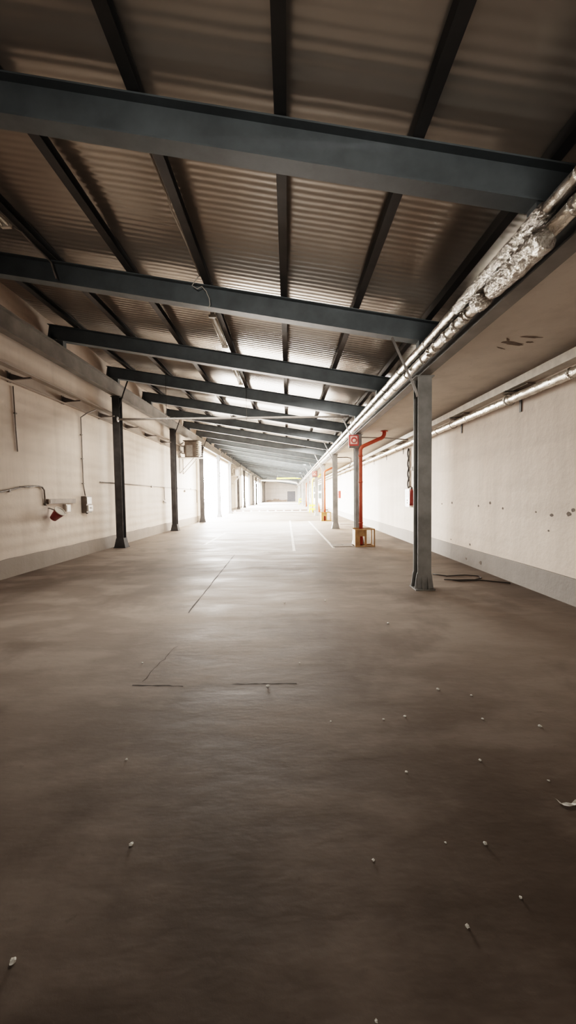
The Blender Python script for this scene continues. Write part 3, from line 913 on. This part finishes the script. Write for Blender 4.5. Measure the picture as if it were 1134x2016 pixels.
strip('floor_marking', seg((-2.95, 13.0), (-2.9, 17.0), 4), 0.10, M['line'])
strip('floor_marking', seg((-3.0, 17.1), (0.1, 17.3), 4), 0.10, M['line'])
strip('floor_marking', seg((1.44, 11.7), (1.34, 24.0), 10), 0.085, M['line'])
strip('floor_crack', seg((-1.47, 5.3), (-1.56, 10.6), 26, 0.012), 0.018, M['crack'], 0.0015, 0.8)
strip('floor_crack', seg((-1.42, 3.25), (-0.95, 3.22), 10, 0.012), 0.012, M['crack'], 0.0015, 1.2)
strip('floor_crack', seg((-0.52, 3.245), (0.06, 3.24), 14, 0.010), 0.010, M['crack'], 0.0015, 1.2)
strip('floor_crack', seg((-1.35, 3.3), (-1.28, 4.1), 12, 0.03), 0.006, M['crack'], 0.0015, 1.2)

def cover(cx, cy, w, l, label):
    t = thing('floor_cover', label, 'cover', (cx, cy, 0))
    b = MB(); b.box(-w / 2, w / 2, -l / 2, l / 2, 0.001, 0.012, 0.0); b.build('plate', M['plate'], t)
    for sx in (-1, 1):
        b = MB(); b.box(sx * (w / 2 + 0.016) - 0.014, sx * (w / 2 + 0.016) + 0.014, -l / 2 - 0.03, l / 2 + 0.03, 0.001, 0.016); b.build('rim', M['grey_box'], t)
    b = MB(); b.box(-0.05, 0.05, -0.012, 0.012, 0.0125, 0.02); b.build('lift_bar', M['strut'], t)
cover(1.78, 12.30, 0.62, 0.70, 'dark rectangular floor cover beside the timber guard box')
cover(3.45, 21.3, 0.95, 0.7, 'dark floor cover by the right wall beyond the flared column')
b = MB()
# loose cable loop by the near column
P = [gpt(*q) for q in ((852, 1131), (880, 1135), (915, 1133), (942, 1135), (948, 1139), (935, 1142), (900, 1143), (875, 1142), (905, 1145), (945, 1143), (985, 1147), (1005, 1149))]
P = [p + V((0, 0, 0.012)) for p in P]
b.tube(P, 0.010, 8)
tag(b.build('floor_cable', M['cable']), 'loop of loose cable lying on the floor beside the near grey column', 'cable')

# crumbs and scraps
scr = [(258, 1664, .020), (955, 1662, .018), (800, 1521, .016), (945, 1498, .018), (1063, 1431, .026), (950, 1416, .018), (651, 1421, .014), (755, 1417, .016), (797, 1411, .020),
       (862, 1358, .026), (527, 1352, .030), (280, 1306, .020), (590, 1306, .018), (735, 1695, .014), (1025, 1768, .012), (920, 1825, .016), (25, 1895, .022), (249, 1496, .016),
       (741, 2012, .010), (640, 1183, .030), (764, 1228, .034), (928, 1370, .020), (560, 1187, .026), (1080, 1538, .014), (877, 1660, .010)]
scr.sort(key=lambda s: -s[1])
for i, (px, py, r) in enumerate(scr):
    p = gpt(px, py)
    b = MB()
    r *= 0.5; bmesh.ops.create_icosphere(b.bm, subdivisions=2, radius=r)
    for v in b.bm.verts:
        q = v.co * (1.6 / r) + V((i * 3.1, 0, 0))
        v.co *= 1 + 0.55 * noise.noise(q)
        v.co.z = v.co.z * 0.45
    lo = min(v.co.z for v in b.bm.verts)
    for v in b.bm.verts: v.co += V((p.x, p.y, -lo + 0.001))
    tag(b.build('debris_chip', M['scrap']), 'pale chip of debris on the bare floor, %s counting from the camera outward' % ORD[i], 'debris', 'chips of debris on the floor')
# curled paper strip at the right edge
b = MB()
p = gpt(1110, 1586)
pts = [gpt(*q) for q in ((1092, 1574), (1098, 1581), (1107, 1586), (1118, 1588), (1128, 1586), (1136, 1582))]
for i, q in enumerate(pts):
    pts[i] = q
L = [b.bm.verts.new(q + V((0, 0.012, 0.002 + 0.012 * (i % 2)))) for i, q in enumerate(pts)]
R = [b.bm.verts.new(q + V((0, -0.012, 0.012))) for i, q in enumerate(pts)]
for i in range(len(pts) - 1): b.bm.faces.new((L[i], L[i + 1], R[i + 1], R[i]))
tag(b.build('paper_strip', M['scrap']), 'curled white strip of paper on the floor at the edge of view', 'paper')

# peeled plaster marks
def blotch(name, pts3, n, mat, parent):
    b = MB(); b.slab_poly(pts3, n)
    return b.build(name, mat, parent)
def ragged(c, u, v, ru, rv, n=14, seed=0):
    out = []
    for i in range(n):
        a = 2 * PI * i / n
        k = 0.65 + 0.6 * abs(noise.noise(V((math.cos(a) * 1.4 + seed, math.sin(a) * 1.4, seed))))
        out.append(V(c) + V(u) * ru * k * math.cos(a) + V(v) * rv * k * math.sin(a))
    return out
for px, py, ru, rv, an, sd in ((3.16, 5.25, .24, .055, .35, 1.3), (3.28, 5.05, .20, .035, .15, 2.9), (3.02, 5.12, .09, .02, .9, 4.1), (3.38, 5.22, .07, .03, .2, 6.2), (3.10, 5.42, .12, .016, .5, 7.7)):
    blotch('peeled_patch', ragged((px, py, SLAB_Z - 0.003), (math.cos(an), math.sin(an), 0), (-math.sin(an), math.cos(an), 0), ru, rv, 18, sd), (0, 0, 0.002), M['patch'], slab)
spots = [(890, 990, .05), (942, 996, .045), (965, 990, .05), (990, 1001, .04), (1055, 1008, .03), (1086, 1014, .05), (1120, 1012, .06), (1128, 1004, .05), (870, 992, .04), (1080, 1045, .03), (888, 1062, .035), (925, 1072, .05), (948, 1108, .07), (920, 1100, .05)]
for i, (px, py, r) in enumerate(spots):
    x, y = px - 567.0, -(py - 1008.0)
    cp, sp, cr, sr = math.cos(PITCH), math.sin(PITCH), math.cos(ROLL), math.sin(ROLL)
    fwd, up0, rt0 = V((0, cp, -sp)), V((0, sp, cp)), V((1, 0, 0))
    d = fwd * F_PX + (rt0 * cr - up0 * sr) * x + (up0 * cr + rt0 * sr) * y
    xf = WR - 0.001
    kk = xf / d.x
    p = V((0, 0, H_CAM)) + d * kk
    if p.z < 0.42: p.x = WR - 0.027
    blotch('plaster_chip', ragged(p, (0, 1, 0), (0, 0, 1), r * 0.9, r * 0.7, 10, i * 1.7), (-0.002, 0, 0), M['patch'],
           wall_right)

# ------------------------------------------------------------------ far end
t = struct(MB().box(-0.15, 1.95, Y_END - 0.06, Y_END - 0.002, RZ, RZ + 2.62).build('door_1', M['door_dark']))
b = MB(); b.box(-0.30, -0.15, Y_END - 0.10, Y_END - 0.002, RZ, RZ + 2.75).box(1.95, 2.10, Y_END - 0.10, Y_END - 0.002, RZ, RZ + 2.75).box(-0.15, 1.95, Y_END - 0.10, Y_END - 0.002, RZ + 2.62, RZ + 2.75)
b.build('door_frame', M['white_dirty'], t)
b = MB()
n = 40
vs0, vs1 = [], []
random.seed(3)
prof = [(-5.4 + 5.0 * i / n, 0.35 + 0.45 * abs(noise.noise(V((i * 0.31, 2, 0)))) + (0.25 if 14 < i < 26 else 0)) for i in range(n + 1)]
pts = [(-5.4, Y_END - 1.2, RZ)] + [(x, Y_END - 1.2, RZ + h) for x, h in prof] + [(-0.4, Y_END - 1.2, RZ)]
b.slab_poly(pts, (0, 1.0, 0))
o = b.build('rubble_heap', M['rubble']); tag(o, 'low brown heap of rubble along the foot of the far end wall', 'rubble', kind='stuff')

t = thing('crane_beam', 'yellow beam spanning high across the far part of the hall', 'beam', (0, 59.0, 4.45))
b = MB(); b.prism(i_profile(0.14, 0.20, 0.02, 0.02), (-1.7, 0, 0), (2.2, 0, 0)); b.build('girder', M['yellow'], t)
for x in (-1.6, 2.0):
    b = MB(); b.bar((x, 0, 0.103), (x, 0, z_top(x) - 4.45 + 0.0), 0.05, 0.05, up=(1, 0, 0)); b.build('hanger', M['strut'], t)
t = thing('duct', 'white round duct crossing the far end of the hall below the roof', 'duct', (0, 75.0, 4.65))
b = MB(); b.tube([(-5.4, 0, 0.25), (-2, 0, 0.1), (0.5, 0, -0.1), (1.6, 0, -0.3), (2.05, 0, -0.55)], 0.20, 14); b.build('duct_run', M['white_paint'], t)
for x, z in ((-4, 0.2), (0, -0.05)):
    b = MB(); b.tube([(x, 0, z + 0.18), (x, 0, z_top(x) - 4.65 + 0.004)], 0.02, 6); b.build('hanger', M['strut'], t)

# yellow guard barriers by the far columns
def barrier(x, y, z0, w, h, label):
    t = thing('guard_barrier', label, 'barrier', (x, y, z0))
    for s in (-1, 1):
        b = MB(); b.tube([(s * w / 2, 0, 0.001), (s * w / 2, 0, h)], 0.05, 12); b.build('post', M['yellow'], t)
    for z in (h * 0.45, h * 0.9):
        b = MB(); b.box(-w / 2 + 0.052, w / 2 - 0.052, -0.03, 0.03, z - 0.09, z + 0.09); b.build('rail', M['yellow'], t)
    for s in (-1, 1):
        b = MB(); b.box(s * w / 2 - 0.09, s * w / 2 + 0.09, -0.09, 0.09, 0.0, 0.015); b.build('foot_plate', M['plate'], t)
barrier(XR + 0.05, 36.0, 0.0, 0.62, 0.78, 'yellow guard barrier in front of the yellow downpipe')
barrier(XR - 0.1, 61.2, RZ, 0.85, 1.0, 'yellow guard barrier beyond the floor step')
t = thing('traffic_cone', 'orange red cone standing beside the yellow guard barrier by the yellow pipe', 'cone', (XR + 0.75, 37.4, 0))
b = MB(); b.lathe([(0.17, 0.03), (0.15, 0.05), (0.03, 0.95), (0.02, 0.97)], (0, 0, 0), (0, 0, 1), 18); b.build('cone_body', M['red'], t)
b = MB(); b.box(-0.22, 0.22, -0.22, 0.22, 0.001, 0.03, 0.006); b.build('foot', M['red_dark'], t)

# windows in the right wall beyond the step
for i, (y0, y1) in enumerate(((45.5, 50.0), (53.0, 59.0), (63, 69))):
    fr = MB()
    z0, z1 = 1.15, 3.15
    fr.box(WR - 0.06, WR - 0.001, y0, y0 + 0.1, z0, z1).box(WR - 0.06, WR - 0.001, y1 - 0.1, y1, z0, z1)
    fr.box(WR - 0.06, WR - 0.001, y0 + 0.1, y1 - 0.1, z0, z0 + 0.1).box(WR - 0.06, WR - 0.001, y0 + 0.1, y1 - 0.1, z1 - 0.1, z1)
    fr.box(WR - 0.05, WR - 0.001, y0 + 0.1, y1 - 0.1, 1.95, 2.22)
    fr = struct(fr.build('window_%d' % (i + 1), M['frame']))
    nn = 3
    for k in range(nn):
        a = y0 + 0.1 + (y1 - y0 - 0.2) * k / nn
        c = y0 + 0.1 + (y1 - y0 - 0.2) * (k + 1) / nn
        b = MB(); b.box(WR - 0.03, WR - 0.002, a + 0.03, c - 0.03, z0 + 0.1, 1.95); b.build('pane', M['pane'], fr)
        b = MB(); b.box(WR - 0.03, WR - 0.002, a + 0.03, c - 0.03, 2.22, z1 - 0.1); b.build('pane', M['pane'], fr)

# ------------------------------------------------------------------ light
w = bpy.data.worlds.new('sky'); scene.world = w
w.use_nodes = True
bg = w.node_tree.nodes['Background']
bg.inputs[0].default_value = (1.0, 0.97, 0.92, 1)
bg.inputs[1].default_value = 220.0

def area(name, loc, target, sx, sy, power, color=(1, 0.935, 0.865), portal=False, spread=180):
    l = bpy.data.lights.new(name, 'AREA')
    l.shape = 'RECTANGLE'; l.size = sx; l.size_y = sy
    l.energy = power; l.color = color
    l.spread = math.radians(spread)
    if portal: l.cycles.is_portal = True
    o = bpy.data.objects.new(name, l)
    col.objects.link(o)
    o.location = loc
    d = V(target) - V(loc)
    o.rotation_euler = d.to_track_quat('-Z', 'Y').to_euler()
    return o
for i, (a, c, h) in enumerate(OPENINGS):
    area('sky_portal', (WL - 0.32, (a + c) / 2, h / 2), (0, (a + c) / 2, h / 2), c - a, h, 1, portal=True)
area('gate_fill', (-1.8, 24.3, 1.9), (-1.2, 8, 1.2), 7.0, 2.6, 2700)  # added fill lamp in mid-hall, imitating glow from the side opening
area('bay_fill', (-1.4, 6.9, 4.2), (-1.2, 5.2, 0), 6.0, 1.5, 150, spread=95)  # added fill lamp for the near floor, no fitting hangs here
area('back_light', (-0.4, -11.4, 1.1), (0.2, 9.0, 3.5), 4.0, 1.5, 110, spread=32)
for yy, pw in ((11.0, 400), (17.0, 620), (23.0, 2600), (33.0, 3000), (45.0, 2600), (57.0, 2600), (70.0, 2600), (86.0, 2400)):
    area('bay_fill', (-1.6, yy, 4.3), (-1.6, yy + 1.5, 0), 6.5, 2.0, pw)  # added fill lamps down the hall, not real fittings

# ------------------------------------------------------------------ camera
cam = bpy.data.cameras.new('camera')
co = bpy.data.objects.new('camera', cam)
col.objects.link(co)
cam.sensor_fit = 'VERTICAL'
cam.sensor_height = 36.0
cam.lens = F_PX / 2016.0 * 36.0
cam.clip_start = 0.05; cam.clip_end = 500
cp, sp, cr, sr = math.cos(PITCH), math.sin(PITCH), math.cos(ROLL), math.sin(ROLL)
fwd, up0, rt0 = V((0, cp, -sp)), V((0, sp, cp)), V((1, 0, 0))
rt, up = rt0 * cr - up0 * sr, up0 * cr + rt0 * sr
co.matrix_world = Matrix(((rt.x, up.x, -fwd.x, 0), (rt.y, up.y, -fwd.y, 0), (rt.z, up.z, -fwd.z, H_CAM), (0, 0, 0, 1)))
scene.camera = co

# ------------------------------------------------------------------ render look
scene.view_settings.view_transform = 'Filmic'
scene.view_settings.look = 'High Contrast'
scene.view_settings.exposure = -0.9
cy = scene.cycles
cy.use_denoising = True
cy.use_adaptive_sampling = True
cy.adaptive_threshold = 0.015
cy.max_bounces = 8; cy.diffuse_bounces = 5; cy.glossy_bounces = 4
cy.sample_clamp_indirect = 8.0
cy.caustics_reflective = False; cy.caustics_refractive = False
